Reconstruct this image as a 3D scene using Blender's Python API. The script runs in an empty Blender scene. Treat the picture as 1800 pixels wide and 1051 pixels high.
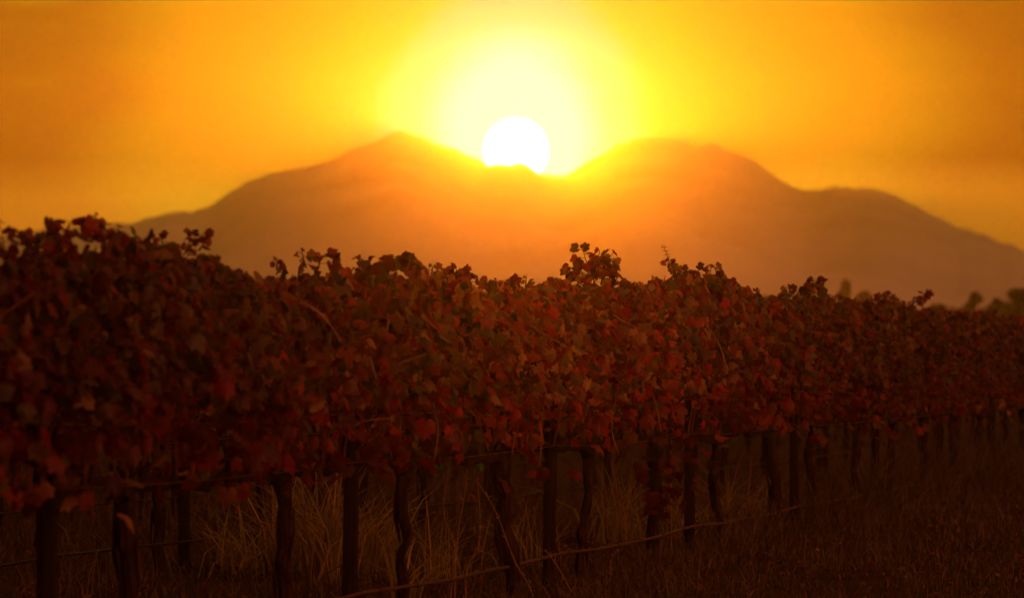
import bpy, math, random
import numpy as np
from math import radians, sin, cos, pi, exp

# ------------------------------------------------------------------ camera, sky, sun
sc = bpy.context.scene
COL = sc.collection
F = 10500.0            # focal length in photo pixels (photo 1800 x 1051)
CAM_H = 1.23
PITCH = math.atan((641 - 525.5) / F)
cam_d = bpy.data.cameras.new('camera')
cam = bpy.data.objects.new('camera', cam_d); COL.objects.link(cam)
cam.location = (0, 0, CAM_H)
cam.rotation_euler = (pi / 2 + PITCH, 0, 0)
cam_d.sensor_width = 36.0
cam_d.lens = 36.0 * F / 1800
cam_d.clip_start = 0.5
cam_d.clip_end = 30000
cam_d.dof.use_dof = True
cam_d.dof.focus_distance = 33.0
cam_d.dof.aperture_fstop = 5.6
sc.camera = cam

SUN_EL = math.atan((641 - 265) / F)
SUN_AZ = math.atan((907 - 900) / F)
world = bpy.data.worlds.new("World"); sc.world = world
world.use_nodes = True
nt = world.node_tree; nt.nodes.clear()
def N(t, **kw):
    n = nt.nodes.new(t)
    for k, v in kw.items(): setattr(n, k, v)
    return n
def L(a, b): nt.links.new(a, b)
def M(op, a, b=None, c=None, clamp=False):
    n = N('ShaderNodeMath', operation=op, use_clamp=clamp)
    for i, v in enumerate((a, b, c)):
        if v is None: continue
        if isinstance(v, (int, float)): n.inputs[i].default_value = v
        else: L(v, n.inputs[i])
    return n.outputs[0]
def MIX(mode, fac, a, b):
    n = N('ShaderNodeMix', data_type='RGBA', blend_type=mode, clamp_result=False, clamp_factor=True)
    for s, v in ((n.inputs[0], fac), (n.inputs[6], a), (n.inputs[7], b)):
        if isinstance(v, (int, float)): s.default_value = v
        elif isinstance(v, tuple): s.default_value = v
        else: L(v, s)
    return n.outputs[2]
tc = N('ShaderNodeTexCoord')
sep = N('ShaderNodeSeparateXYZ'); L(tc.outputs['Generated'], sep.inputs[0])
az = M('MULTIPLY', M('SUBTRACT', M('ARCTAN2', sep.outputs[0], sep.outputs[1]), SUN_AZ), 57.2958)
el = M('MULTIPLY', M('SUBTRACT', M('ARCSINE', sep.outputs[2]), SUN_EL), 57.2958)
el_s = M('MULTIPLY', el, 0.72)
r = M('SQRT', M('ADD', M('MULTIPLY', az, az), M('MULTIPLY', el_s, el_s)))
rt = M('SQRT', M('ADD', M('MULTIPLY', az, az), M('MULTIPLY', el, el)))
# thin smoke and haze layers drawn out along the horizon
mp = N('ShaderNodeMapping'); mp.inputs['Scale'].default_value = (6, 6, 42); L(tc.outputs['Generated'], mp.inputs[0])
nz = N('ShaderNodeTexNoise'); nz.inputs['Scale'].default_value = 1.6; nz.inputs['Detail'].default_value = 3
nz.inputs['Roughness'].default_value = 0.45; L(mp.outputs[0], nz.inputs['Vector'])
streak = M('MULTIPLY', M('SUBTRACT', nz.outputs[0], 0.5), 1.0)
rr = M('ADD', r, M('MULTIPLY', streak, M('MINIMUM', M('MULTIPLY', r, 0.5), 2.0)))
pos = M('SQRT', M('MULTIPLY', rr, 1 / 20), clamp=True)
ramp = N('ShaderNodeValToRGB'); L(pos, ramp.inputs[0])
SKY = [  # degrees from the sun, linear colour
    (0.0, (0.30, 0.03, 1.0)), (0.5, (0.20, 0.0, 0.95)), (1.0, (0.15, 0.04, 0.24)), (1.35, (0.15, 0.10, 0.02)),
    (1.75, (0.18, 0.15, 0.0)), (2.3, (0.18, 0.16, 0.0)), (3.2, (0.20, 0.16, 0.0)), (4.5, (0.10, 0.01, 0.0)),
    (5.6, (0.16, 0.02, 0.0)), (7.5, (0.34, 0.07, 0.0)), (12.0, (0.12, 0.02, 0.0)), (20.0, (0.04, 0.005, 0.001))]  # brighter outer ring is added out of view, to light the haze
SKY_K = 1.5
SKY_FILL = (3.4, 2.15, 0.03, 1)
cr = ramp.color_ramp; cr.interpolation = 'EASE'
while len(cr.elements) < len(SKY): cr.elements.new(0.5)
for e, (d, c) in zip(cr.elements, SKY):
    e.position = math.sqrt(d / 20); e.color = tuple(v / SKY_K for v in c) + (1,)
sky = N('ShaderNodeTexSky', sky_type='NISHITA', sun_disc=False)
sky.sun_elevation = SUN_EL; sky.sun_rotation = SUN_AZ; sky.dust_density = 5.0; sky.air_density = 2.0
nish = MIX('MULTIPLY', 1.0, sky.outputs[0], (4.4, 1.0, 0.6, 1))  # tint also raises the strength of the added back light
vd = N('ShaderNodeVectorMath', operation='DOT_PRODUCT'); L(tc.outputs['Generated'], vd.inputs[0]); vd.inputs[1].default_value = (0.66, -0.52, 0.54)
back_fill = M('MULTIPLY', M('POWER', M('MAXIMUM', vd.outputs['Value'], 0.0), 3.0), 2.6)       # added light lobe from behind the camera, brightens foliage and slopes
nish2 = MIX('MULTIPLY', 1.0, nish, back_fill)
bg1 = N('ShaderNodeBackground'); bg1.inputs[1].default_value = 0.15; L(nish2, bg1.inputs[0])
disc = M('SUBTRACT', 1.0, M('DIVIDE', M('SUBTRACT', rt, 0.298), 0.014, clamp=True), clamp=True)
up = M('MULTIPLY', M('ADD', M('SUBTRACT', el, 1.55), M('MULTIPLY', streak, 4.0)), 1 / 3.0, clamp=True)          # added bright sky out of view above, feeds light into the haze
sky_fill = M('MULTIPLY', up, M('EXPONENT', M('MULTIPLY', rt, -1 / 5.0)))
low = M('MULTIPLY', M('SUBTRACT', M('ADD', -0.05, M('MULTIPLY', streak, 0.8)), el), 2.4, clamp=True)   # paler haze lying on the horizon
low = M('MULTIPLY', low, M('EXPONENT', M('MULTIPLY', rt, -1 / 6.0)))
glow0 = MIX('ADD', sky_fill, MIX('ADD', low, ramp.outputs[0], (0.44, 0.19, 0.01, 1)), SKY_FILL)
glow = MIX('MIX', disc, glow0, (3.0, 3.0, 3.0, 1))
bg2 = N('ShaderNodeBackground'); bg2.inputs[1].default_value = SKY_K; L(glow, bg2.inputs[0])
add = N('ShaderNodeAddShader'); L(bg1.outputs[0], add.inputs[0]); L(bg2.outputs[0], add.inputs[1])
wo = N('ShaderNodeOutputWorld'); L(add.outputs[0], wo.inputs[0])

sun_d = bpy.data.lights.new('sun', 'SUN'); sun = bpy.data.objects.new('sun', sun_d); COL.objects.link(sun)
sun_d.energy = SUN_E = 0.16
sun_d.angle = radians(0.55)
sun_d.color = (1.0, 0.205, 0.0)
sun.rotation_euler = (pi / 2 - SUN_EL, 0, pi - SUN_AZ)   # light travels towards the camera
sun.location = (0, 60, 12)

sc.view_settings.view_transform = 'Standard'; sc.view_settings.look = 'None'
sc.view_settings.exposure = 0; sc.view_settings.gamma = 1
sc.cycles.use_denoising = True
sc.cycles.volume_bounces = 2
sc.cycles.max_bounces = 6; sc.cycles.transparent_max_bounces = 8
sc.cycles.sample_clamp_indirect = 3.0

# ------------------------------------------------------------------ helpers
def tag(o, label=None, cat=None, group=None, kind=None):
    for k, v in (('label', label), ('category', cat), ('group', group), ('kind', kind)):
        if v is not None: o[k] = v
    return o
def link(name, me, parent=None, loc=None):
    o = bpy.data.objects.new(name, me); COL.objects.link(o)
    if parent is not None: o.parent = parent
    if loc is not None: o.location = loc
    return o
def empty(name, loc, rz=0.0):
    o = bpy.data.objects.new(name, None); COL.objects.link(o)
    o.location = loc; o.rotation_euler = (0, 0, rz); o.empty_display_size = 0.2
    return o
def mesh(name, V, Fc, mat, col=None, smooth=False):
    """V (n,3) array; Fc list of faces or an (m,k) array; col (n,3) per-vertex linear colour"""
    me = bpy.data.meshes.new(name)
    V = np.asarray(V, dtype=np.float32)
    if isinstance(Fc, np.ndarray):
        m, k = Fc.shape
        me.vertices.add(len(V)); me.vertices.foreach_set('co', V.ravel())
        me.loops.add(m * k); me.loops.foreach_set('vertex_index', Fc.astype(np.int32).ravel())
        me.polygons.add(m)
        me.polygons.foreach_set('loop_start', np.arange(0, m * k, k, dtype=np.int32))
        me.polygons.foreach_set('loop_total', np.full(m, k, dtype=np.int32))
        me.update(calc_edges=True)
    else:
        me.from_pydata([tuple(v) for v in V], [], Fc); me.update()
    if col is not None:
        a = me.color_attributes.new('tint', 'FLOAT_COLOR', 'POINT')
        c = np.ones((len(V), 4), dtype=np.float32); c[:, :3] = col
        a.data.foreach_set('color', c.ravel())
    if smooth: me.polygons.foreach_set('use_smooth', np.ones(len(me.polygons), dtype=bool))
    me.materials.append(mat)
    return me
class Mat:
    def __init__(s, name):
        s.m = bpy.data.materials.new(name); s.m.use_nodes = True
        s.t = s.m.node_tree; s.b = s.t.nodes['Principled BSDF']
        s.b.inputs['Specular IOR Level'].default_value = 0.25
        s.out = s.t.nodes['Material Output']
    def n(s, t, **kw):
        n = s.t.nodes.new(t)
        for k, v in kw.items(): setattr(n, k, v)
        return n
    def l(s, a, b): s.t.links.new(a, b)
    def noise(s, scale, detail=4, vec='Object', stretch=(1, 1, 1), rough=0.5):
        tcn = s.n('ShaderNodeTexCoord'); mpn = s.n('ShaderNodeMapping'); mpn.inputs['Scale'].default_value = stretch
        s.l(tcn.outputs[vec], mpn.inputs[0])
        x = s.n('ShaderNodeTexNoise'); x.inputs['Scale'].default_value = scale; x.inputs['Detail'].default_value = detail
        x.inputs['Roughness'].default_value = rough; s.l(mpn.outputs[0], x.inputs['Vector'])
        return x.outputs[0]
    def ramp(s, fac, stops):
        x = s.n('ShaderNodeValToRGB'); s.l(fac, x.inputs[0]); c = x.color_ramp
        while len(c.elements) < len(stops): c.elements.new(0.5)
        for e, (p, k) in zip(c.elements, stops): e.position = p; e.color = tuple(k) + (1,)
        return x.outputs[0]
    def bump(s, h, strength=0.5, dist=0.01):
        x = s.n('ShaderNodeBump'); x.inputs['Strength'].default_value = strength; x.inputs['Distance'].default_value = dist
        s.l(h, x.inputs['Height']); s.l(x.outputs[0], s.b.inputs['Normal'])

def smooth_noise(x, seed, scale):
    """1-D value noise on an array"""
    rs = np.random.RandomState(seed); t = np.asarray(x) / scale
    g = rs.rand(4096) * 2 - 1
    i = np.floor(t).astype(int); f = t - i; f = f * f * (3 - 2 * f)
    return g[i % 4096] * (1 - f) + g[(i + 1) % 4096] * f
def noise2(x, y, seed, scale):
    rs = np.random.RandomState(seed); g = rs.rand(256, 256) * 2 - 1
    tx = x / scale; ty = y / scale
    ix = np.floor(tx).astype(int); iy = np.floor(ty).astype(int)
    fx = tx - ix; fy = ty - iy; fx = fx * fx * (3 - 2 * fx); fy = fy * fy * (3 - 2 * fy)
    a = g[ix % 256, iy % 256]; b = g[(ix + 1) % 256, iy % 256]; c = g[ix % 256, (iy + 1) % 256]; d = g[(ix + 1) % 256, (iy + 1) % 256]
    return (a * (1 - fx) + b * fx) * (1 - fy) + (c * (1 - fx) + d * fx) * fy

# ------------------------------------------------------------------ mountains
MD = 1500.0
RIDGE = [(-2600, 620), (-1500, 560), (-800, 500), (-300, 440), (0, 405), (100, 392), (200, 384), (230, 381), (270, 374), (340, 362), (370, 350),
    (415, 320), (460, 305), (510, 288), (550, 284), (590, 268), (640, 250), (670, 232), (700, 220), (730, 232), (760, 243),
    (800, 254), (850, 277), (865, 281), (890, 283), (903, 279), (925, 284), (945, 296), (980, 305), (1000, 299), (1030, 280),
    (1060, 262), (1085, 245), (1110, 235), (1145, 230), (1180, 240), (1200, 238), (1230, 250), (1255, 246), (1290, 258),
    (1325, 272), (1345, 293), (1375, 312), (1410, 328), (1445, 325), (1465, 318), (1495, 323), (1535, 320), (1560, 330),
    (1590, 348), (1640, 372), (1690, 393), (1740, 412), (1780, 425), (1810, 437), (1900, 460), (2200, 510), (2900, 580), (4300, 625)]
def build_mountains():
    rx = np.array([p[0] for p in RIDGE]); ry = np.array([p[1] for p in RIDGE])
    X = np.arange(-570, 570, 1.7)
    px = 900 + F * X / MD
    H = (641 - np.interp(px, rx, ry)) / F * MD + CAM_H
    H += smooth_noise(X, 5, 3.6) * 0.55 + smooth_noise(X, 6, 7.0) * 0.35 + smooth_noise(X, 7, 1.8) * 0.45
    H = np.maximum(H, 2)
    T = np.concatenate([np.linspace(0, 1, 46), np.linspace(1.03, 1.9, 16)])
    V = []
    for t in T:
        s = t if t <= 1 else 2 - t
        w = s ** 1.35
        spur = (noise2(X + 70 * t, np.full_like(X, t * 380), 3, 60.0) * 0.34 + noise2(X, np.full_like(X, t * 380), 4, 19.0) * 0.09) * H * s * (1 - s) * 2.4
        Y = MD - (450 if t < 1 else 150) * (1 - t) + 0 * X
        z = H * w + spur
        if t < 1: z = np.minimum(z, H * Y / MD * 0.985)
        V.append(np.stack([X * (Y / MD if t < 1 else 1), Y, z - 1.0], 1))
    V = np.concatenate(V); n = len(X); m = len(T)
    i = np.arange(n - 1)[None, :] + (np.arange(m - 1) * n)[:, None]; i = i.ravel()
    Fq = np.stack([i, i + 1, i + n + 1, i + n], 1)
    mt = Mat('scrub_and_haze')
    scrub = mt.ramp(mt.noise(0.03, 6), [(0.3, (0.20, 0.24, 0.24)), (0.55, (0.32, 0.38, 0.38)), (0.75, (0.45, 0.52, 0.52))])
    haze_base = mt.ramp(mt.noise(0.05, 5), [(0.3, (0.55, 0.66, 0.66)), (0.7, (0.70, 0.80, 0.80))])       # pale valley haze put into the colour of the lower slopes
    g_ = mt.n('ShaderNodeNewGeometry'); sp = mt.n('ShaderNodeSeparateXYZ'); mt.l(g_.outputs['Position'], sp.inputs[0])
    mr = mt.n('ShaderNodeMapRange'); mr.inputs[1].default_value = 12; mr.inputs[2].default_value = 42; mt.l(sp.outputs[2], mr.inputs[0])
    mx = mt.n('ShaderNodeMix', data_type='RGBA'); mt.l(mr.outputs[0], mx.inputs[0]); mt.l(haze_base, mx.inputs[6]); mt.l(scrub, mx.inputs[7])
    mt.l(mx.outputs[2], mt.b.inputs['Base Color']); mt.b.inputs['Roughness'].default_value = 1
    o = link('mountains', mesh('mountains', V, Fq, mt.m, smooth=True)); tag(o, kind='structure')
build_mountains()

# ------------------------------------------------------------------ ground
rng = np.random.RandomState(11)
def ground_z(x, y):
    return noise2(x + 500, y, 21, 1.7) * 0.012 + noise2(x + 500, y + 90, 22, 0.45) * 0.006
def build_ground():
    xs = np.unique(np.concatenate([np.linspace(-690, -30, 20), np.arange(-30, 30.1, 0.3), np.linspace(30, 690, 20)]))
    ys = np.unique(np.concatenate([np.linspace(-140, 8, 20), np.arange(8, 140, 0.3), np.geomspace(140, 1655, 40)]))
    Xg, Yg = np.meshgrid(xs, ys)
    V = np.stack([Xg.ravel(), Yg.ravel(), ground_z(Xg.ravel(), Yg.ravel())], 1)
    n = len(xs); m = len(ys)
    i = (np.arange(n - 1)[None, :] + (np.arange(m - 1) * n)[:, None]).ravel()
    Fq = np.stack([i, i + 1, i + n + 1, i + n], 1)
    g = Mat('dry_soil')
    c = g.ramp(g.noise(1.3, 8, rough=0.65), [(0.30, (0.04, 0.026, 0.014)), (0.5, (0.08, 0.055, 0.026)), (0.62, (0.07, 0.065, 0.024)), (0.78, (0.13, 0.10, 0.05))])
    g.l(c, g.b.inputs['Base Color']); g.b.inputs['Roughness'].default_value = 1.0; g.b.inputs['Specular IOR Level'].default_value = 0.0
    g.bump(g.noise(14, 6), 0.8, 0.03)
    tag(link('ground', mesh('ground', V, Fq, g.m, smooth=True)), kind='structure')
build_ground()

# ------------------------------------------------------------------ materials
def leaf_material(name, trans=0.45):
    m = Mat(name)
    at = m.n('ShaderNodeAttribute', attribute_name='tint')
    nz_ = m.noise(38, 3)
    mr = m.n('ShaderNodeMapRange'); mr.inputs[3].default_value = 0.62; mr.inputs[4].default_value = 1.35; m.l(nz_, mr.inputs[0])
    mul = m.n('ShaderNodeMix', data_type='RGBA', blend_type='MULTIPLY'); mul.inputs[0].default_value = 1
    m.l(at.outputs['Color'], mul.inputs[6]); m.l(mr.outputs[0], mul.inputs[7])
    m.l(mul.outputs[2], m.b.inputs['Base Color']); m.b.inputs['Roughness'].default_value = 0.45
    m.b.inputs['Specular IOR Level'].default_value = 0.5
    br = m.n('ShaderNodeVectorMath', operation='SCALE'); br.inputs['Scale'].default_value = 1.9; m.l(mul.outputs[2], br.inputs[0])
    tr = m.n('ShaderNodeBsdfTranslucent'); m.l(br.outputs[0], tr.inputs[0])
    mx = m.n('ShaderNodeMixShader'); mx.inputs[0].default_value = trans
    m.l(m.b.outputs[0], mx.inputs[1]); m.l(tr.outputs[0], mx.inputs[2]); m.l(mx.outputs[0], m.out.inputs[0])
    return m.m
M_LEAF = leaf_material('vine_leaf'); M_GRASS = leaf_material('grass_blade', 0.35)
def bark(name, stops, stretch=(1, 1, 0.12), scale=60, rough=0.95):
    m = Mat(name); nn = m.noise(scale, 6, stretch=stretch)
    m.l(m.ramp(nn, stops), m.b.inputs['Base Color']); m.b.inputs['Roughness'].default_value = rough
    m.bump(nn, 0.9, 0.008); m.b.inputs['Specular IOR Level'].default_value = 0.1
    return m.m
M_BARK = bark('vine_bark', [(0.3, (0.02, 0.012, 0.008)), (0.55, (0.055, 0.032, 0.02)), (0.75, (0.11, 0.07, 0.045))])
M_POST = bark('weathered_post', [(0.3, (0.018, 0.012, 0.009)), (0.55, (0.04, 0.026, 0.018)), (0.8, (0.08, 0.055, 0.04))], (1, 1, 0.05), 80)
M_CANE = bark('cane_bark', [(0.3, (0.14, 0.05, 0.02)), (0.7, (0.32, 0.14, 0.06))], (1, 1, 0.3), 40, 0.6)
M_TREEBARK = bark('tree_bark', [(0.3, (0.05, 0.035, 0.025)), (0.7, (0.12, 0.09, 0.06))], (1, 1, 0.2), 6)
def plain(name, c, rough, metal=0.0, spec=0.4):
    m = Mat(name); nn = m.noise(30, 4)
    m.l(m.ramp(nn, [(0.3, tuple(v * 0.7 for v in c)), (0.7, tuple(min(1, v * 1.25) for v in c))]), m.b.inputs['Base Color'])
    m.b.inputs['Roughness'].default_value = rough; m.b.inputs['Metallic'].default_value = metal
    m.b.inputs['Specular IOR Level'].default_value = spec
    return m.m
M_STRAW = plain('straw', (0.42, 0.29, 0.14), 0.5)
M_WIRE = plain('rusty_wire', (0.32, 0.18, 0.10), 0.45, 0.7)
M_HOSE = plain('dusty_hose', (0.12, 0.075, 0.05), 0.55)
M_DARK = plain('dark_plastic', (0.03, 0.025, 0.02), 0.5)

# ------------------------------------------------------------------ tubes and leaves
def tube(P, R, n=7, lump=0.0, seed=0):
    """a closed tube through the points P with radii R -> (V, F)"""
    P = np.asarray(P, float); R = np.broadcast_to(np.asarray(R, float), (len(P),))
    rs = np.random.RandomState(seed)
    T = np.gradient(P, axis=0); T /= np.linalg.norm(T, axis=1)[:, None] + 1e-9
    up = np.array([0.31, 0.2, 0.93]) if abs(T[0][2]) < 0.8 else np.array([1.0, 0.1, 0.05])
    A = np.cross(T, up); A /= np.linalg.norm(A, axis=1)[:, None] + 1e-9
    B = np.cross(T, A)
    th = np.linspace(0, 2 * pi, n, endpoint=False)
    rr = R[:, None] * (1 + lump * (rs.rand(len(P), n) - 0.5) * 2)
    V = P[:, None, :] + rr[..., None] * (np.cos(th)[None, :, None] * A[:, None, :] + np.sin(th)[None, :, None] * B[:, None, :])
    V = V.reshape(-1, 3); Fc = []
    for i in range(len(P) - 1):
        for k in range(n):
            a = i * n + k; b = i * n + (k + 1) % n
            Fc.append((a, b, b + n, a + n))
    Fc.append(tuple(range(n))[::-1]); Fc.append(tuple((len(P) - 1) * n + k for k in range(n)))
    return V, Fc
def join(parts):
    V = []; Fc = []; o = 0
    for v, f in parts:
        V.append(v); Fc += [tuple(i + o for i in q) for q in f]; o += len(v)
    return np.concatenate(V), Fc
def spline(pts, n):
    pts = np.asarray(pts, float); t = np.linspace(0, len(pts) - 1, n); out = []
    for q in t:
        i = min(int(q), len(pts) - 2); f = q - i
        p0 = pts[max(i - 1, 0)]; p1 = pts[i]; p2 = pts[i + 1]; p3 = pts[min(i + 2, len(pts) - 1)]
        out.append(0.5 * ((2 * p1) + (-p0 + p2) * f + (2 * p0 - 5 * p1 + 4 * p2 - p3) * f * f + (-p0 + 3 * p1 - 3 * p2 + p3) * f ** 3))
    return np.array(out)
def outline(half):
    a = [p[0] for p in half] + [360 - p[0] for p in half[-2:0:-1]]
    r_ = [p[1] for p in half] + [p[1] for p in half[-2:0:-1]]
    a = np.radians(a); r_ = np.array(r_)
    return np.stack([np.sin(a) * r_, np.cos(a) * r_], 1)      # tip towards +y
LEAF_FINE = outline([(0, .60), (7, .53), (12, .54), (20, .46), (25, .47), (31, .36), (38, .47), (44, .46), (54, .55), (62, .48), (69, .49), (78, .44), (86, .39), (95, .46),
                     (105, .44), (118, .50), (130, .44), (146, .43), (160, .36), (172, .24), (180, .07)])
LEAF_MID = outline([(0, .60), (18, .47), (31, .37), (45, .47), (56, .54), (72, .46), (86, .39), (104, .43), (122, .48), (150, .36), (180, .08)])
LEAF_LOW = outline([(0, .60), (31, .40), (56, .54), (86, .36), (122, .46), (180, .10)])
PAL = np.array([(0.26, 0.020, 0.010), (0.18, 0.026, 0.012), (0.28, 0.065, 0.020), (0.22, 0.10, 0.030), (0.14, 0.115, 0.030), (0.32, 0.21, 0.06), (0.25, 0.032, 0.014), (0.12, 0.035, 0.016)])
def leaves(P, Nrm, Tip, size, shape, rs, pal_w, colour=None):
    """P,Nrm,Tip (n,3); size (n,) -> V, F(tri array), colour"""
    n = len(P); k = len(shape)
    Nrm = Nrm / (np.linalg.norm(Nrm, axis=1)[:, None] + 1e-9)
    Tip = Tip - (Tip * Nrm).sum(1)[:, None] * Nrm; Tip /= np.linalg.norm(Tip, axis=1)[:, None] + 1e-9
    Sd = np.cross(Tip, Nrm)
    pts = np.concatenate([[(0, 0)], shape])                     # centre first
    x = pts[:, 0][None, :] * (0.85 + 0.3 * rs.rand(n, 1)); y = pts[:, 1][None, :] * np.ones((n, 1))
    nar = rs.rand(n, 1) < 0.42; x = np.where(nar, x * rs.uniform(0.20, 0.65, (n, 1)), x)      # leaves rolled up along the midrib
    x = x * (1 + 0.10 * (rs.rand(n, k + 1) - 0.5)); y = y * (1 + 0.10 * (rs.rand(n, k + 1) - 0.5))
    fold = np.where(nar, rs.uniform(0.8, 1.8, (n, 1)), rs.uniform(0.0, 1.15, (n, 1))); curl = rs.uniform(-1.3, 0.8, (n, 1)); tw = rs.uniform(-0.9, 0.9, (n, 1))
    z = -fold * np.abs(x) ** 1.2 + curl * y * y + tw * x * y + 0.07 * (rs.rand(n, k + 1) - 0.5)
    z[:, 0] += 0.04
    V = P[:, None, :] + size[:, None, None] * (x[..., None] * Sd[:, None, :] + (y + 0.05)[..., None] * Tip[:, None, :] + z[..., None] * Nrm[:, None, :])
    tri = np.array([(0, 1 + i, 1 + (i + 1) % k) for i in range(k)])
    Fq = (tri[None, :, :] + (np.arange(n) * (k + 1))[:, None, None]).reshape(-1, 3)
    if colour is None:
        pi_ = rs.choice(len(PAL), n, p=pal_w); c = PAL[pi_] * rs.uniform(0.40, 1.55, (n, 1))
    else: c = colour
    C = np.repeat(c[:, None, :], k + 1, 1) * (1 + 0.25 * (rs.rand(n, k + 1, 1) - 0.5))
    return V.reshape(-1, 3), Fq, C.reshape(-1, 3)
def cat(parts):
    V = np.concatenate([p[0] for p in parts]); C = np.concatenate([p[2] for p in parts]); o = 0; Fs = []
    for p in parts: Fs.append(p[1] + o); o += len(p[0])
    return V, np.concatenate(Fs), C
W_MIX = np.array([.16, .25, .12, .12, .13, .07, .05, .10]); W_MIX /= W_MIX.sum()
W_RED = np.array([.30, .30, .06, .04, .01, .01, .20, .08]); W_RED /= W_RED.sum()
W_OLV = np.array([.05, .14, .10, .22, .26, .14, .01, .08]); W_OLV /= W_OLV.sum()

# ------------------------------------------------------------------ the rows
THETA = math.atan(1 / 6.0); CT, ST = cos(THETA), sin(THETA)
ROW_GAP = 2.6 / CT
def row_xy(k, d): return (d / 6.0 - 5.125 - ROW_GAP * k, d)     # k = 0 is the front row
def to_px(x, d): return 900 + F * x / d
def to_local(P, base):
    q = np.asarray(P, float) - np.array([base[0], base[1], 0.0])
    return np.stack([q[..., 0] * CT - q[..., 1] * ST, q[..., 0] * ST + q[..., 1] * CT, q[..., 2]], -1)
# height of the hedge along the front row, read as (photo x, photo y of its top)
TOP = [(-300, 420), (0, 440), (40, 455), (75, 450), (100, 455), (125, 415), (160, 405), (195, 412), (230, 440), (290, 440), (330, 445), (370, 468), (430, 474), (500, 474), (540, 462),
       (600, 465), (660, 468), (720, 462), (760, 484), (820, 492), (850, 513), (900, 506), (960, 502), (1040, 510), (1100, 501), (1160, 503), (1200, 486), (1240, 490),
       (1275, 525), (1330, 530), (1380, 528), (1420, 523), (1470, 538), (1550, 536), (1620, 545), (1700, 552), (1800, 553), (1900, 556)]
TX = np.array([p[0] for p in TOP]); TY = np.array([p[1] + (22 if 460 < p[0] < 830 else 14 if p[0] < 460 else 5) for p in TOP])
def hedge_top(d):
    px = to_px(d / 6.0 - 5.125, d)
    return CAM_H + (641 - np.interp(px, TX, TY)) * d / F + 0.045 * smooth_noise(d, 61, 0.42) + 0.03 * smooth_noise(d, 62, 0.15)

def trunk_mesh(rs, name, lean=0.0, thick=1.0, n=9):
    zs = np.linspace(-0.06, 0.76, 15)
    wob = np.cumsum(rs.normal(0, 0.010, (15, 2)), 0)
    P = np.stack([wob[:, 0] + lean * (zs - 0.76), wob[:, 1] + 0.4 * lean * (zs - 0.76), zs], 1); P[:, :2] -= P[-1, :2] * 0.6
    R = 0.029 * thick * (1 + 0.28 * np.exp(-zs * 9) + 0.35 * np.exp(-(0.76 - zs) * 9)) * rs.uniform(0.86, 1.18, 15)
    parts = [tube(P, R, n, 0.16, rs.randint(9999))]
    for q in range(3):                                     # peeling strips of bark
        i = rs.randint(2, 9); a = rs.uniform(0, 6.28)
        off = np.array([cos(a), sin(a), 0]) * 0.036 * thick
        parts.append(tube([P[i] + off, P[i + 2] + off * 1.25, P[i + 4] + off * 1.1], [0.004, 0.009, 0.003], 4, 0.3, q))
    return mesh(name, *join(parts), M_BARK, smooth=False), P[-1]
def cordon_mesh(rs, name, half=1.38):
    parts = []
    for sgn in (-1, 1):
        s = np.linspace(0, half, 12)
        P = np.stack([np.cumsum(rs.normal(0, 0.006, 12)), sgn * s, 0.74 + 0.05 * np.minimum(1, s * 5) + np.cumsum(rs.normal(0, 0.006, 12))], 1)
        parts.append(tube(P, np.linspace(0.030, 0.014, 12) * rs.uniform(0.8, 1.25, 12), 7, 0.2, rs.randint(9999)))
        for q in range(6):
            i = rs.randint(1, 11); p = P[i]
            parts.append(tube([p, p + (rs.normal(0, .012), rs.normal(0, .012), 0.05), p + (rs.normal(0, .02), rs.normal(0, .02), 0.08)], [0.014, 0.011, 0.006], 5, 0.2, q))
    return mesh(name, *join(parts), M_BARK)
def cane_pts(rs, top):
    s0 = rs.uniform(-1.35, 1.35); t0 = rs.normal(0, 0.03)
    t1 = rs.normal(0, 0.16); s1 = s0 + rs.normal(0, 0.22)
    h = top * rs.uniform(0.86, 0.99)
    pts = [(t0, s0, 0.80), (t0 + rs.normal(0, .03), s0 + rs.normal(0, .05), 0.80 + (h - .80) * .35), ((t0 + t1) / 2 + rs.normal(0, .04), (s0 + s1) / 2 + rs.normal(0, .05), 0.80 + (h - .80) * .7), (t1, s1, h)]
    return spline(pts, 9)
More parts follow.
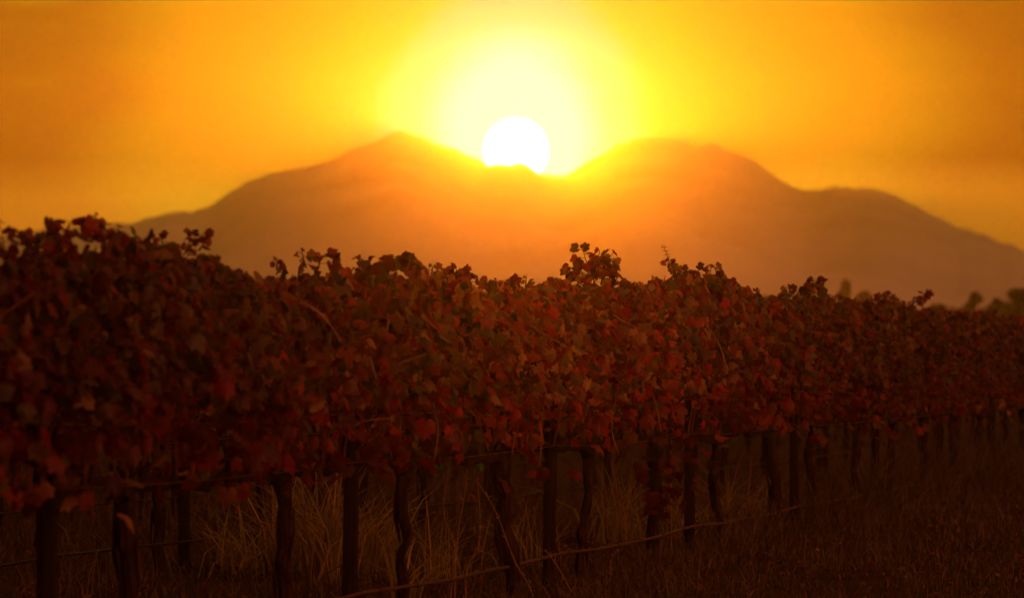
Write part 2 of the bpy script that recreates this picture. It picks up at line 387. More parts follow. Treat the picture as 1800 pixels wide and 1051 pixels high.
def canopy(rs, n, base_d, half, shape, topf, botz=0.80, size=(0.045, 0.100), hole=True, glow_gain=1.0):
    """leaf cloud of one vine: local x across the row, y along it"""
    out = []
    s = rs.uniform(-half, half, n)
    top = topf(base_d + s * CT)
    u = rs.beta(1.35, 1.0, n)                                   # denser upward
    bot = botz + 0.07 * smooth_noise(s + base_d, 31, 0.5) + 0.05
    z = bot + (top - bot) * u
    w = 0.17 + 0.17 * np.sin(np.clip((z - 0.75) / (top - 0.75), 0, 1) * pi * 0.9 + 0.25)
    w *= 1 + 0.35 * smooth_noise((s + base_d) * 1.0 + z * 2.1, 33, 0.35)
    sg = np.where(rs.rand(n) < 0.62, 1.0, -1.0)
    t = sg * w * rs.rand(n) ** 0.45
    P = np.stack([t, s, z], 1)
    if hole:                                                   # gaps and clumps
        dn = noise2(s + base_d * 1.0, z * 1.3 + t, 35, 0.20) + 0.6 * noise2(s + base_d, z, 36, 0.09)
        keep = dn + rs.normal(0, 0.25, n) > -0.35 - 0.3 * (z > top - 0.12)
        low = (z < 1.08) & (rs.rand(n) < 0.72); keep &= ~low
        P, t, z, top, s = P[keep], t[keep], z[keep], top[keep], s[keep]; n = len(P)
    Nr = np.stack([np.sign(t) * 0.55 + rs.normal(0, .55, n), rs.normal(-0.35, .75, n), rs.normal(0.35, .45, n)], 1)
    Tp = np.stack([np.sign(t) * 0.25 + rs.normal(0, .4, n), rs.normal(0, .45, n), rs.normal(-1.0, .45, n)], 1)
    sz = rs.uniform(size[0], size[1], n)
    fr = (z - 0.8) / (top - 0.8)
    cl = noise2(s + base_d, z * 1.6, 37, 0.33) + (0.3 if glow_gain > 1.2 else 0)
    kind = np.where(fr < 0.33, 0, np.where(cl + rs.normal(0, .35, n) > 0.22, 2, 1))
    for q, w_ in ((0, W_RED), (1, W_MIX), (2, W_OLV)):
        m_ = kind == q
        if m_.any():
            v_, f_, c_ = leaves(P[m_], Nr[m_], Tp[m_], sz[m_], shape, rs, w_); out.append((v_, f_, c_ * glow_gain))
    return cat(out)

# leafy shoots standing above the front row: stems as photo points, leaf size in photo pixels
SHOOTS = [
    ([(1048, 512), (1040, 480), (1030, 458), (1024, 436)], 26, 11), ([(1040, 485), (1050, 462), (1054, 440)], 20, 8), ([(1056, 500), (1062, 478), (1068, 458), (1078, 444)], 22, 9),
    ([(1100, 512), (1082, 494), (1064, 483), (1050, 480)], 30, 6), ([(1030, 505), (1012, 492), (1003, 478), (998, 470)], 22, 8), ([(1092, 505), (1084, 490), (1083, 474)], 15, 4),
    ([(1212, 500), (1196, 484), (1182, 468), (1174, 456)], 17, 10), ([(1226, 500), (1229, 486), (1227, 468)], 17, 5), ([(1240, 510), (1246, 488), (1253, 466), (1263, 492)], 16, 11), ([(1205, 500), (1212, 484), (1200, 470)], 20, 7),
    ([(1385, 530), (1408, 516), (1424, 500), (1440, 489)], 15, 12), ([(1388, 528), (1388, 514), (1386, 503)], 12, 4), ([(1420, 526), (1430, 512), (1426, 505)], 15, 5),
    ([(1482, 542), (1474, 526), (1458, 519)], 13, 7), ([(1505, 545), (1500, 526)], 12, 4), ([(1528, 544), (1542, 526), (1562, 512)], 13, 10), ([(1560, 545), (1566, 530), (1560, 514)], 12, 6),
    ([(1602, 552), (1588, 536), (1572, 528)], 12, 6), ([(1598, 555), (1606, 534), (1618, 522), (1632, 512)], 13, 11),
    ([(1672, 560), (1676, 548)], 11, 3), ([(1690, 560), (1694, 549)], 11, 4), ([(1712, 560), (1716, 550)], 11, 4), ([(1738, 562), (1748, 548)], 11, 4),
    ([(816, 506), (808, 488), (800, 470)], 24, 8), ([(826, 504), (824, 486), (815, 472)], 20, 5), ([(756, 488), (760, 474), (758, 466)], 18, 4),
    ([(652, 474), (642, 460), (628, 451)], 16, 5), ([(654, 474), (650, 460), (651, 450)], 20, 3), ([(704, 470), (700, 458), (704, 450)], 34, 5), ([(728, 470), (722, 458)], 26, 3),
    ([(538, 470), (533, 452), (530, 438)], 15, 5), ([(560, 468), (566, 452), (580, 452)], 24, 6), ([(486, 474), (487, 462), (485, 453)], 13, 4),
    ([(330, 450), (334, 428), (326, 402)], 16, 6), ([(322, 448), (344, 424), (362, 409)], 20, 8), ([(350, 440), (362, 424), (366, 430)], 14, 4), ([(290, 446), (286, 428), (284, 411)], 24, 5), ([(246, 448), (256, 430), (262, 424)], 24, 4),
    ([(168, 412), (166, 396), (168, 374)], 17, 7), ([(112, 440), (102, 408), (88, 388)], 26, 8), ([(124, 420), (120, 398), (128, 386)], 36, 5), ([(70, 470), (62, 430), (48, 405)], 26, 7), ([(60, 440), (40, 412), (24, 408)], 24, 5),
    ([(112, 462), (106, 430), (92, 415)], 30, 6), ([(150, 420), (154, 396), (146, 390)], 26, 4), ([(14, 470), (6, 430), (-2, 388)], 26, 9), ([(207, 420), (208, 398)], 18, 3), ([(190, 414), (184, 400), (186, 394)], 24, 3),
    ([(872, 510), (872, 490)], 6, 2), ([(905, 508), (902, 496), (893, 491)], 11, 5), ([(924, 506), (925, 487)], 15, 3), ([(976, 508), (972, 492)], 18, 3), ([(1088, 506), (1096, 494)], 15, 3), ([(384, 474), (376, 461)], 13, 3), ([(1258, 520), (1262, 505)], 14, 3), ([(1290, 534), (1300, 522)], 13, 4), ([(1330, 534), (1326, 520)], 12, 3)]
def shoot_mesh(spec, base, d, rs):
    pts, lsz, nl = spec
    if pts[0][0] > 1360: lsz, nl = lsz * 1.55, nl + 3
    else: lsz = lsz * 1.15
    P = []
    dj = d
    for (px, py) in pts:
        dj += rs.normal(0, 0.05)
        P.append(((px - 900) / F * dj, dj, CAM_H + (641 - py) / F * dj))
    P = to_local(np.array(P), base); S = spline(P, 12) if len(P) > 2 else spline([P[0], (P[0] + P[1]) / 2, P[1]], 8)
    sv, sf = tube(S, np.linspace(0.0042, 0.0018, len(S)), 5, 0.1)
    o = len(sv); parts_V = [sv]; Fc = list(sf); cols = [np.tile((0.10, 0.035, 0.02), (len(sv), 1))]
    tt = np.linspace(0.25, 1.0, nl)
    c = np.array([S[min(int(q * (len(S) - 1)), len(S) - 1)] for q in tt])
    side = np.where(np.arange(nl) % 2 == 0, 1.0, -1.0)[:, None]
    view = np.array([ -ST, CT, 0.0])                       # across the line of sight, in local axes
    across = np.array([CT, ST, 0.0])
    sz = lsz * d / F * rs.uniform(0.75, 1.15, nl) * (1.15 - 0.45 * tt)
    off = side * across * sz[:, None] * rs.uniform(0.25, 0.7, (nl, 1)) + rs.normal(0, 0.02, (nl, 3)) * [0.3, 1, 0.3]
    off[-1] *= 0.2
    Nr = -view + rs.normal(0, 0.55, (nl, 3)); Tp = side * across * rs.uniform(0.3, 1.2, (nl, 1)) + np.array([0, 0, 1.0]) * rs.normal(-0.45, 0.6, (nl, 1))
    LV, LF, LC = leaves(c + off, Nr, Tp, sz, LEAF_FINE if d < 45 else LEAF_MID, rs, W_MIX)
    for i in range(nl):                                     # leaf stalks
        pv, pf = tube([c[i], c[i] + off[i] * 0.6 + (0, 0, 0.004), c[i] + off[i]], [0.0014, 0.0012, 0.001], 4)
        parts_V.append(pv); Fc += [tuple(k + o for k in q) for q in pf]; o += len(pv); cols.append(np.tile((0.12, 0.03, 0.02), (len(pv), 1)))
    parts_V.append(LV); Fc += [tuple(int(k) + o for k in q) for q in LF]; cols.append(LC)
    return mesh('shoot', np.concatenate(parts_V), Fc, M_LEAF, np.concatenate(cols))

ORD = ['first', 'second', 'third', 'fourth', 'fifth', 'sixth', 'seventh', 'eighth', 'ninth', 'tenth', 'eleventh', 'twelfth', 'thirteenth', 'fourteenth', 'fifteenth', 'sixteenth', 'seventeenth', 'eighteenth', 'nineteenth', 'twentieth']
VINE_D0, VINE_STEP, POST_D0, POST_STEP = 24.915, 2.755, 20.94, 5.487
FRONT_LABELS = {
    -2: 'dark backlit grapevine at the far left, its tall blurred shoots reaching highest of the row',
    -1: 'out-of-focus grapevine with a thick dark trunk between the two leftmost posts',
    0: 'grapevine with a stout straight trunk amid tall olive grass left of the second post',
    1: 'slender-trunked grapevine crossed by a broad grass blade right of the second post',
    2: 'grapevine with a rough thick trunk and broken bark left of the third post',
    3: 'grapevine with a thin twisted trunk, bushy isolated shoot above, right of the third post',
    4: 'grapevine with red leaves hanging down its crooked trunk left of the fourth post',
    5: 'grapevine with a leafy crest of curling shoots on top, right of the fourth post'}
front_vines = []
VJ = list(range(-3, 15))
for j in VJ:
    d = VINE_D0 + VINE_STEP * j
    x, _ = row_xy(0, d); rs = np.random.RandomState(100 + j)
    root = empty('grapevine', (x, d, 0), -THETA)
    vis = j - (-2)
    tag(root, FRONT_LABELS.get(j, f'blurred red front-row grapevine, {ORD[vis]} trunk from the left' if j > -3 else 'grapevine just beyond the left edge, front row'),
        'grapevine', 'grapevines of the front row')
    lean = {0: -0.06, 2: -0.05, 4: 0.05, 1: -0.05, 3: 0.03}.get(j, rs.uniform(-0.05, 0.05)); thick = {0: 1.1, 1: .9, 2: 1.3, 3: .8, 4: 1.1}.get(j, rs.uniform(0.8, 1.25))
    tm, _p = trunk_mesh(rs, 'trunk', lean, thick); link('trunk', tm, root)
    link('cordon', cordon_mesh(rs, 'cordon'), root)
    dd = d
    for q in range(18):
        S = cane_pts(rs, float(hedge_top(np.array([d]))[0]))
        link('cane', mesh('cane', *tube(S, np.linspace(0.0055, 0.0025, len(S)), 5, 0.1), M_CANE), root)
    near = d < 48
    extra = []
    n = 2800 if near else 1800
    VINE_GLOW = {-3: .6, -2: .62, -1: .72, 0: .95, 1: 1.3, 2: 1.6, 3: 1.65, 4: 1.4, 5: 1.1, 6: .9, 7: .8}      # central glow and dim row ends painted into leaf colour; middle vines also olive
    V, Fq, C = canopy(rs, n, d, 1.55, LEAF_FINE if d < 42 else LEAF_MID, hedge_top, glow_gain=VINE_GLOW.get(j, .7))
    extra.append((V, Fq, C))
    if j == 4:                                              # red leaves hanging down by the trunk
        m_ = 60; zz = rs.uniform(0.34, 0.95, m_); P = np.stack([rs.normal(0.10, .06, m_), rs.normal(-0.25, .45, m_) * (zz + 0.2), zz], 1)
        extra.append(leaves(P, rs.normal(0, 1, (m_, 3)) + (0.3, -1, 0.2), rs.normal(0, .4, (m_, 3)) + (0, 0, -1), rs.uniform(.05, .10, m_), LEAF_FINE, rs, None, np.array([(.13, .018, .010)]) * rs.uniform(.5, 1.4, (m_, 1))))
    if j != 4:
        m_ = 40 if j < 2 else 18; sx = rs.choice(rs.uniform(-1.4, 1.4, 9), m_) + rs.normal(0, .10, m_); zz = 0.9 - rs.beta(1.1, 2.2, m_) * (0.34 if j > 1 else 0.22); P = np.stack([rs.normal(0.12, .07, m_), sx, zz], 1)
        extra.append(leaves(P, rs.normal(0, 1, (m_, 3)) + (0.3, -.6, 0.2), rs.normal(0, .4, (m_, 3)) + (0, 0, -1), rs.uniform(.05, .105, m_), LEAF_FINE, rs, W_MIX))
    V, Fq, C = cat(extra)
    link('foliage', mesh('foliage', V, Fq, M_LEAF, C), root)
    if j in (1, 2):                                         # fresh green buds on the arm
        for (ds, zz) in ((0.35, 0.80), (0.75, 0.74)) if j == 1 else ((-0.9, 0.72),):
            m_ = 4; P = np.array([(0.05, ds, zz)]) + rs.normal(0, .008, (m_, 3))
            V, Fq, C = leaves(P, rs.normal(0, .6, (m_, 3)) + (0, -1, 0), rs.normal(0, 1, (m_, 3)), rs.uniform(.03, .045, m_), LEAF_MID, rs, None, np.tile((0.10, 0.42, 0.09), (m_, 1)))
            link('sprout', mesh('sprout', V, Fq, M_LEAF, C), root)
    front_vines.append((d, root, (x, d)))
OUTER = [[(905, 555), (950, 583), (1003, 614)], [(598, 540), (640, 600), (662, 668)], [(648, 668), (700, 640), (750, 622)], [(1058, 538), (1098, 566), (1152, 588)], [(500, 520), (560, 548), (600, 600)],
         [(1120, 640), (1150, 700), (1162, 760)], [(1010, 600), (1040, 660), (1030, 730)], [(880, 690), (905, 740), (900, 800)], [(760, 700), (770, 760), (758, 830)], [(690, 650), (705, 720), (700, 780)], [(1230, 560), (1262, 600), (1280, 660)],
         [(820, 560), (850, 620), (845, 700)], [(350, 520), (400, 590), (410, 660)], [(940, 700), (952, 760), (948, 820)], [(1085, 690), (1075, 750), (1088, 800)], [(610, 760), (640, 740), (690, 735)]]
for oi, pts in enumerate(OUTER):
    d = 53813.0 / (2650 - pts[0][0]) * 0.965
    k = min(range(len(front_vines)), key=lambda i: abs(front_vines[i][0] - d))
    P = to_local(np.array([((px - 900) / F * d, d, CAM_H + (641 - py) / F * d) for px, py in pts]), front_vines[k][2])
    link('cane', mesh('cane', *tube(spline(P, 10), np.linspace(0.0048, 0.0024, 10), 5, 0.1), M_STRAW), front_vines[k][1])
for si, spec in enumerate(SHOOTS):
    bx = spec[0][0][0]
    d = 53813.0 / (2650 - bx)
    k = min(range(len(front_vines)), key=lambda i: abs(front_vines[i][0] - d))
    link('shoot', shoot_mesh(spec, front_vines[k][2], d, np.random.RandomState(500 + si)), front_vines[k][1])

# rows behind: three vine shapes copied along each row
def proto_vine(seed):
    rs = np.random.RandomState(seed); root = empty('grapevine', (0, 0, 0), -THETA)
    tm, _p = trunk_mesh(rs, 'trunk', rs.uniform(-.05, .05), rs.uniform(0.85, 1.25), 7); link('trunk', tm, root)
    link('cordon', cordon_mesh(rs, 'cordon'), root)
    top = rs.uniform(1.60, 1.68)
    V, Fq, C = canopy(rs, 620, 40 + seed * 7.3, 1.5, LEAF_LOW, lambda q: top + 0.09 * smooth_noise(q, seed, 0.6) + 0 * q, 0.78, (0.10, 0.17))
    link('foliage', mesh('foliage', V, Fq, M_LEAF, C), root)
    return root
def copy_tree(o, parent=None):
    c = o.copy(); COL.objects.link(c)
    if parent is not None: c.parent = parent
    for ch in list(o.children):
        copy_tree(ch, c)
    return c
protos = [proto_vine(s) for s in (1, 2, 3, 4)]
used = set()
ROWN = ['front', 'second', 'third', 'fourth', 'fifth']
ROW_END = {1: 96, 2: 112, 3: 122, 4: 128}
rr_ = random.Random(4)
for k in (1, 2, 3, 4):
    d = 20.3 + 10.15 * k - 2 + rr_.uniform(0, 2)
    i = 0
    while d < ROW_END[k]:
        p = rr_.randrange(4)
        if p not in used: o = protos[p]; used.add(p)
        else: o = copy_tree(protos[p])
        x, y = row_xy(k, d)
        o.location = (x, y, 0); o.rotation_euler = (0, 0, -THETA + (pi if rr_.random() < 0.5 else 0)); o.scale = (1, 1, rr_.uniform(0.95, 1.04))
        tag(o, f'dim grapevine trunk of the {ROWN[k]} row, glimpsed through gaps under the front canopy', 'grapevine', f'grapevines of the {ROWN[k]} row')
        d += VINE_STEP; i += 1

# posts
def post_mesh(seed, h=1.52):
    rs = np.random.RandomState(seed); zs = np.linspace(-0.1, h, 12)
    P = np.stack([np.cumsum(rs.normal(0, .0015, 12)), np.cumsum(rs.normal(0, .0015, 12)), zs], 1)
    V = []; Fc = []
    n = 12; th = np.linspace(0, 2 * pi, n, endpoint=False) + 0.26
    sq = 0.033 / np.maximum(np.abs(np.cos(th)), np.abs(np.sin(th))) ** 0.62
    for i in range(12):
        r_ = sq * (1 + 0.05 * (rs.rand(n) - .5))
        V.append(np.stack([P[i, 0] + r_ * np.cos(th), P[i, 1] + r_ * np.sin(th), np.full(n, zs[i])], 1))
    for i in range(11):
        for q in range(n): Fc.append((i * n + q, i * n + (q + 1) % n, (i + 1) * n + (q + 1) % n, (i + 1) * n + q))
    Fc.append(tuple(11 * n + q for q in range(n)))
    return mesh('shaft', np.concatenate(V), Fc, M_POST)
WIRE_Z = (0.80, 1.02, 1.30)
def make_post(seed):
    root = empty('trellis_post', (0, 0, 0), -THETA)
    shaft = link('shaft', post_mesh(seed), root)
    for z in WIRE_Z:
        V, Fc = tube([(0.030, -0.014, z), (0.043, -0.014, z + .004), (0.046, 0, z + .004), (0.043, 0.014, z + .004), (0.030, 0.014, z)], 0.003, 5)
        link('staple', mesh('staple', V, Fc, M_WIRE), shaft)
    V, Fc = tube([(0.031, 0, 0.19), (0.045, 0, 0.205), (0.052, 0, 0.235), (0.040, 0, 0.25), (0.031, 0, 0.245)], 0.004, 5)
    link('hose_hook', mesh('hose_hook', V, Fc, M_DARK), shaft)
    return root
pp = make_post(5)
POSTL = ['black post at the far left, wholly in silhouette against dim canopy', 'dark upright post standing in tall olive grass left of centre', 'straight dark post right of centre with dry weeds clinging to it', 'narrow dark post right of the trunk with hanging red leaves']
first = True
for i in range(0, 8):
    d = POST_D0 + POST_STEP * i
    o = pp if first else copy_tree(pp); first = False
    x, y = row_xy(0, d); o.location = (x, y, 0); o.scale = (1, 1, 1)
    o.rotation_euler = (radians(rr_.uniform(-.6, .6)), radians(rr_.uniform(-.6, .6)), -THETA)
    tag(o, POSTL[i] if i < 4 else f'blurred dark post of the front row, {ORD[i]} post counted from the left', 'post', 'posts of the front row')
for k in (1, 2, 3, 4):
    d = 20.3 + 10.15 * k - 1 + rr_.uniform(0, 3)
    while d < ROW_END[k]:
        o = copy_tree(pp); x, y = row_xy(k, d); o.location = (x, y, 0); o.rotation_euler = (0, 0, -THETA)
        tag(o, f'dark post of the {ROWN[k]} row glimpsed between trunks under the front canopy', 'post', f'posts of the {ROWN[k]} row')
        d += POST_STEP

# wires and drip hoses
def line(k, z, off, d0, d1, r_, sag, seed, wig=0.004, n=6):
    ds = np.arange(d0, d1, 0.45); s = (ds - POST_D0) / POST_STEP
    f = s - np.floor(s)
    P = np.stack([ds / 6.0 - 5.125 - ROW_GAP * k + off * CT, ds - off * ST, z - sag * 4 * f * (1 - f) + wig * smooth_noise(ds, seed, 0.9)], 1)
    return P, tube(P, r_, n, 0)
for k, z, lab in ((0, 0.80, 'thin rusty wire along the front row at arm height where the trunks fork'), (0, 1.02, 'thin rusty wire along the front row just above the trunk forks, catching the light'),
                  (0, 1.30, 'thin wire running high inside the front row foliage'), (1, 0.80, 'thin wire of the second row at trunk fork height'), (2, 0.80, 'thin wire of the third row at trunk fork height')):
    P, (V, Fc) = line(k, z, 0.041, 17 + 10 * k, 70 + 12 * k, 0.0030 if z == 1.02 else 0.0022, 0.02 if z < 1.2 else 0.05, int(z * 10) + k)
    tag(link('trellis_wire', mesh('trellis_wire', V, Fc, M_WIRE)), lab, 'wire', 'trellis wires')
for k in (0, 1, 2):
    P, (V, Fc) = line(k, 0.222, 0.044, 17 + 10 * k, 70 + 12 * k, 0.0095, 0.02, 77 + k, 0.006, 8)
    root = empty('drip_hose', (float(P[0][0]), float(P[0][1]), 0))
    tag(root, ('pale dusty drip hose strung low along the front row, lit between the trunks', 'drip hose of the second row, faint line behind the leftmost posts', 'drip hose of the third row, barely visible behind the second')[k], 'hose', 'drip hoses')
    V = V - np.array([P[0][0], P[0][1], 0]); pipe = link('pipe', mesh('pipe', V, Fc, M_HOSE if k == 0 else M_DARK), root)
    if k == 0:
        for q in range(6, 90, 2):
            a = P[q] - np.array([P[0][0], P[0][1], 0]); b = P[q + 1] - np.array([P[0][0], P[0][1], 0]); u = (b - a) / np.linalg.norm(b - a)
            V2, F2 = tube([a - u * .012, a - u * .010, a + u * .010, a + u * .012], [0.010, 0.0135, 0.0135, 0.010], 8)
            link('emitter', mesh('emitter', V2, F2, M_DARK), pipe)

# ------------------------------------------------------------------ grass
GP = np.array([(0.17, 0.13, 0.055), (0.11, 0.10, 0.035), (0.24, 0.18, 0.09), (0.09, 0.055, 0.03), (0.15, 0.15, 0.045)])
def blades(B, H, W, bend, rs, col):
    """B (n,3) roots; three-segment bent blades"""
    n = len(B); a = rs.uniform(0, 2 * pi, n); D = np.stack([np.cos(a), np.sin(a), 0 * a], 1)
    a2 = rs.uniform(0, 2 * pi, n); S = np.stack([np.cos(a2), np.sin(a2), 0 * a2], 1)
    V = []
    for t, w in ((0, 1.0), (0.38, 0.9), (0.74, 0.55), (1.0, 0.0)):
        c = B + D * (bend * H * t ** 2)[:, None]; c[:, 2] += H * (t - 0.35 * bend * t ** 2.4)
        if w > 0: V += [c - S * (W * w / 2)[:, None], c + S * (W * w / 2)[:, None]]
        else: V.append(c)
    V = np.stack(V, 1).reshape(-1, 3)
    tri = np.array([(0, 1, 3), (0, 3, 2), (2, 3, 5), (2, 5, 4), (4, 5, 6)])
    Fq = (tri[None] + (np.arange(n) * 7)[:, None, None]).reshape(-1, 3)
    return V, Fq, np.repeat(col, 7, 0)
def build_grass():
    rs = np.random.RandomState(8); n = 150000
    d = 25 * (115 / 25.0) ** rs.rand(n); x = (rs.uniform(-80, 1880, n) - 900) / F * d
    dens = noise2(x + 50, d * 0.5, 41, 0.5) + 0.6 * noise2(x + 50, d, 42, 0.22)
    keep = dens + rs.normal(0, .35, n) > -0.25; x, d, dens = x[keep], d[keep], dens[keep]; n = len(x)
    H = (0.035 + 0.075 * rs.rand(n) ** 1.6) * np.clip(1 + 0.9 * dens, 0.5, 2.1)
    near = rs.rand(n) < 0.02; H[near] *= 2.4
    B = np.stack([x, d, ground_z(x, d) - 0.004], 1)
    c = GP[rs.choice(5, n, p=[.25, .24, .15, .22, .14])] * rs.uniform(.4, 1.1, (n, 1))
    V, Fq, C = blades(B, H, 0.004 + 0.005 * rs.rand(n) + 0.00006 * d, rs.uniform(0, 1.1, n), rs, c)
    tag(link('grass', mesh('grass', V, Fq, M_GRASS, C)), 'short dry grass covering the ground between the vine rows', 'grass', kind='stuff')
    # rank strip left uncut under the vines
    Bs = []; Hs = []
    for k, n_ in ((0, 22000), (1, 9000), (2, 7000)):
        d_ = 20.5 + 10.15 * k + (44 + 8 * k) * rs.rand(n_); off = rs.normal(0.05, .12, n_)
        xx = d_ / 6.0 - 5.125 - ROW_GAP * k + off; dd_ = d_ - off * ST
        hh = (0.10 + 0.26 * rs.rand(n_) ** 1.5) * np.clip(0.75 + 0.8 * smooth_noise(d_, 71 + k, 0.8), .25, 1.6)
        if k == 0: hh = hh * np.clip((d_ - 31) / 8, 0.30, 1.9)
        Bs.append(np.stack([xx, dd_, 0 * xx - .005], 1)); Hs.append(hh)
    Bs = np.concatenate(Bs); Hs = np.concatenate(Hs); n = len(Bs)
    V, Fq, C = blades(Bs, Hs, rs.uniform(.004, .011, n), rs.uniform(.1, 1.2, n), rs, GP[rs.choice(5, n, p=[.25, .22, .13, .25, .15])] * rs.uniform(.5, 1.3, (n, 1)))
    tag(link('undergrowth', mesh('undergrowth', V, Fq, M_GRASS, C)), 'rank uncut grass growing in strips along the feet of the vines', 'undergrowth', kind='stuff')
    # low broad-leaved weeds and fallen leaves
    n = 3500; d = 25 * (90 / 25.0) ** rs.rand(n); x = (rs.uniform(-80, 1880, n) - 900) / F * d
    P = np.stack([x, d, ground_z(x, d) + rs.uniform(.01, .07, n)], 1)
    V, Fq, C = leaves(P, rs.normal(0, .6, (n, 3)) + (0, -.2, .7), rs.normal(0, 1, (n, 3)), rs.uniform(.02, .055, n), LEAF_LOW, rs, np.array([0, .12, .1, .26, .26, .06, 0, .2]))
    tag(link('leaf_litter', mesh('leaf_litter', V, Fq, M_LEAF, C)), 'fallen vine leaves and low weeds strewn over the grass', 'leaf litter', kind='stuff')
build_grass()
# tall clumps: photo x of the foot, distance, height, blades, width, spread, straw?
CL = [(430, 35.0, .50, 130, .014, .20, 'low sprawling clump of olive grass at the foot of the stout trunk, left side'),
      (520, 35.0, .74, 140, .015, .16, 'dense olive grass clump between the stout trunk and the second post'),
      (580, 34.0, .80, 130, .017, .14, 'tallest olive grass clump with broad upright blades beside the second post'),
      (655, 34.5, .66, 150, .013, .15, 'tangled yellowish grass clump right of the second post'),
      (718, 29.0, .62, 22, .020, .07, 'grass clump with one broad blade rising across the slender trunk'),
      (770, 34.0, .55, 90, .008, .17, 'wispy clump of arching straw-coloured stems right of the slender trunk'),
      (930, 36.4, .50, 70, .007, .16, 'thin dry grass clump left of the third post'),
      (1085, 41.5, .66, 120, .014, .20, 'olive grass clump behind the hanging red leaves'),
      (1195, 41.4, .60, 75, .010, .18, 'dry grass clump beside the trunk with hanging leaves, right side'),
      (1290, 44.5, .66, 60, .013, .18, 'arching grass clump right of the fourth post'),
      (1350, 48.5, .45, 45, .010, .20, 'small dim grass clump between the fourth and fifth posts')]
for ci, (px, d, h, nb, w, sp, lab) in enumerate(CL):
    rs = np.random.RandomState(900 + ci); x = (px - 900) / F * d
    B = np.stack([rs.normal(0, sp * .55, nb), rs.normal(0, sp, nb), np.full(nb, -0.01)], 1)
    V, Fq, C = blades(B, h * rs.uniform(.45, 1.1, nb), w * rs.uniform(.5, 1.2, nb), rs.uniform(.1, 1.3, nb), rs, GP[rs.choice(5, nb, p=[.25, .15, .25, .05, .3])] * rs.uniform(1.4, 2.9, (nb, 1)) * np.array([1.0, 1.12, 0.8]))
    tag(link('grass_clump', mesh('grass_clump', V, Fq, M_GRASS, C), loc=(x, d, 0)), lab, 'grass clump', 'tall grass clumps along the front row')
# wiry dry weeds: photo points of each stem
WD = [([(792, 1050), (800, 960), (780, 900), (790, 820)], 29.0, 'wiry dry weed with a tall S-curved stem right of the slender trunk'),
      ([(800, 1020), (806, 930), (815, 880), (822, 825)], 29.3, 'slim upright dry weed just right of the S-curved one'),
      ([(820, 1000), (842, 960), (843, 890), (838, 840)], 29.6, 'bowed dry weed left of the thick rough trunk'),
      ([(935, 1040), (905, 985), (872, 900), (842, 850)], 30.0, 'long dry stalk leaning left across the thick rough trunk'),
      ([(902, 985), (910, 930), (925, 905), (940, 895)], 31.0, 'short curved straw stem between the rough trunk and the third post'),
      ([(1075, 1045), (1074, 985), (1090, 965)], 34.0, 'short hooked dry stem right of the thin twisted trunk'),
      ([(1010, 1049), (980, 995), (958, 965)], 31.6, 'dry stalk leaning left across the foot of the third post'),
      ([(1180, 640), (1183, 500), (1178, 462), (1166, 434)], 36.6, 'pale feathery grass seed head rising above the canopy right of centre')]
for wi, (pts, d, lab) in enumerate(WD):
    rs = np.random.RandomState(40 + wi); x0 = (pts[0][0] - 900) / F * d
    P = [((px - 900) / F * d - x0, rs.normal(0, .015), CAM_H + (641 - py) / F * d) for px, py in pts]
    P = [(P[0][0], 0.0, -0.02)] + P if P[0][2] > 0.05 else P
    S = spline(P, 22); parts = [tube(S, np.linspace(.0036, .0018, 22), 5)]
    seedy = wi == 7
    for q in range(14):
        i = rs.randint(17, 22) if seedy else rs.randint(6, 22)
        e = S[i] + rs.normal(0, .012, 3) * (1, 1, .6) + (0, 0, .008)
        parts.append(tube([S[i], (S[i] + e) / 2 + (0, 0, .002), e], [.0012, .0022, .0032], 5))
    V, Fc = join(parts)
    tag(link('dry_weed', mesh('dry_weed', V, Fc, M_STRAW), loc=(x0, d, 0)), lab, 'weed', 'dry weeds along the front row')

# ------------------------------------------------------------------ trees on the far plain
M_TREE = leaf_material('tree_leaf', 0.25)
def make_tree(name, px, top_y, width_px, d, seed, label, slim=1.0):
    rs = np.random.RandomState(seed); H = CAM_H + (641 - top_y) / F * d; W = width_px / F * d / 2
    root = empty(name, ((px - 900) / F * d, d, 0))
    tr = spline([(0, 0, -.1), (rs.normal(0, .05), rs.normal(0, .05), H * .3), (rs.normal(0, .12), 0, H * .6), (rs.normal(0, .15), 0, H * .9)], 10)
    parts = [tube(tr, np.linspace(H * .035, H * .006, 10), 8, .1)]
    cl = []
    for q in range(15):
        i = rs.randint(3, 10); a = rs.uniform(0, 6.28); L_ = W * rs.uniform(.35, .85) * (1.15 - i / 13)
        e = tr[i] + (L_ * cos(a), L_ * sin(a), L_ * rs.uniform(.2, .9) * slim)
        parts.append(tube([tr[i], (tr[i] + e) / 2 + (0, 0, -.03 * H), e], [H * .012, H * .008, H * .003], 5)); cl.append(e)
    cl.append(tr[-1]); cl.append(tr[-1] + (0, 0, H * .05)); link('trunk', mesh('trunk', *join(parts), M_TREEBARK), root)
    P = []
    for e in cl:
        m_ = 420; v = rs.normal(0, 1, (m_, 3)); v /= np.linalg.norm(v, axis=1)[:, None]; rr2 = rs.rand(m_) ** .4
        P.append(e + v * rr2[:, None] * W * rs.uniform(.24, .46) * np.array([1, 1, .8 * slim ** .5]))
    P = np.concatenate(P); P = P[(P[:, 2] > H * .12) & (P[:, 2] < H)]; m_ = len(P)
    c = np.array([(.055, .06, .022)]) * rs.uniform(.3, 1.2, (m_, 1))
    V, Fq, C = leaves(P, rs.normal(0, 1, (m_, 3)), rs.normal(0, 1, (m_, 3)), rs.uniform(.10, .24, m_) * H / 4, LEAF_LOW, rs, None, c)
    link('crown', mesh('crown', V, Fq, M_TREE, C), root)
    tag(root, label, 'tree', 'trees beyond the vineyard')
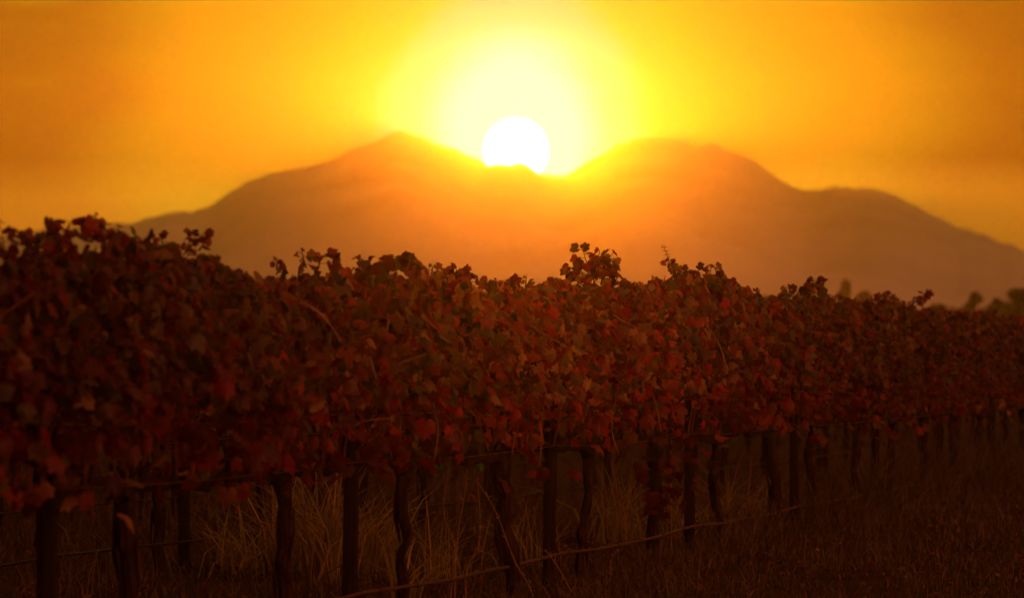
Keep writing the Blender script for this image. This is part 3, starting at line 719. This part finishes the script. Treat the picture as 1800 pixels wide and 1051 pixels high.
def far_treeline():
    rs = np.random.RandomState(77); n = 26000
    px = 1100 + 1500 * rs.rand(n) ** 1.25; d = rs.uniform(340, 372, n) + 25 * smooth_noise(px, 53, 150)
    topy = 541 - 8 * smooth_noise(px, 51, 34) - 5 * smooth_noise(px, 52, 13) - 17 * np.clip((px - 1600) / 180, 0, 1) + 6 * np.clip((1400 - px) / 200, 0, 1) + 75 * np.clip((px - 2150) / 450, 0, 1) + 45 * np.clip((1200 - px) / 100, 0, 1)
    H = (641 - topy) / F * d + CAM_H
    z = H * rs.rand(n) ** .7 * (1 - 0.12 * rs.rand(n))
    P = np.stack([(px - 900) / F * d, d, z], 1)
    V, Fq, C = leaves(P, rs.normal(0, 1, (n, 3)), rs.normal(0, 1, (n, 3)), rs.uniform(.16, .42, n), LEAF_LOW, rs, None, np.array([(.04, .038, .016)]) * rs.uniform(.4, 1.4, (n, 1)))
    tag(link('far_wood', mesh('far_wood', V, Fq, M_TREE, C)), 'low dark band of woodland on the plain behind the vines at the right', 'woodland', kind='stuff')
far_treeline()
for i, t in enumerate([
    ('bush', 1278, 508, 46, 260, 'small blurred bush rising just right of the leafy crest of shoots'),
    ('bush', 1338, 521, 62, 300, 'low flat blurred bush right of the small one'),
    ('tree', 1480, 488, 26, 280, 'slender upright blurred tree standing alone above the vines right of centre'),
    ('tree', 1522, 514, 56, 330, 'rounded blurred tree just right of the slender upright one'),
    ('bush', 1452, 534, 60, 300, 'low blurred bush at the left foot of the slender tree'),
    ('bush', 1652, 536, 74, 270, 'broad low blurred bush right of the last arching shoots'),
    ('tree', 1718, 511, 38, 300, 'small peaked blurred tree left of the large one at the right edge'),
    ('tree', 1746, 522, 30, 320, 'narrow blurred tree squeezed between the peaked and the large edge tree'),
    ('tree', 1792, 508, 66, 290, 'largest dark blurred tree, cut by the right edge of the photo'),
    ('bush', 1590, 546, 70, 340, 'faint low bush half hidden behind the arching shoots')]):
    make_tree(t[0], t[1], t[2], t[3], t[4], 60 + i, t[5], 1.6 if t[3] < 30 else 1.0)

# ------------------------------------------------------------------ haze
def build_haze():
    m = bpy.data.materials.new('haze_air'); m.use_nodes = True; t = m.node_tree; t.nodes.clear()
    v = t.nodes.new('ShaderNodeVolumePrincipled'); o = t.nodes.new('ShaderNodeOutputMaterial')
    v.inputs['Color'].default_value = (0.95, 0.93, 0.9, 1)
    v.inputs['Density'].default_value = HAZE_DENS
    v.inputs['Anisotropy'].default_value = HAZE_G
    t.links.new(v.outputs[0], o.inputs['Volume'])
    x0, x1, y0, y1, z0, z1 = -700, 700, -150, 1660, -2.0, 80.0
    V = [(x, y, z) for z in (z0, z1) for y in (y0, y1) for x in (x0, x1)]
    Fc = [(0, 2, 3, 1), (4, 5, 7, 6), (0, 1, 5, 4), (2, 6, 7, 3), (0, 4, 6, 2), (1, 3, 7, 5)]
    me = bpy.data.meshes.new('haze'); me.from_pydata(V, [], Fc); me.materials.append(m)
    tag(link('haze', me), kind='stuff')
HAZE_DENS = 3.2e-4; HAZE_G = 0.971
build_haze()
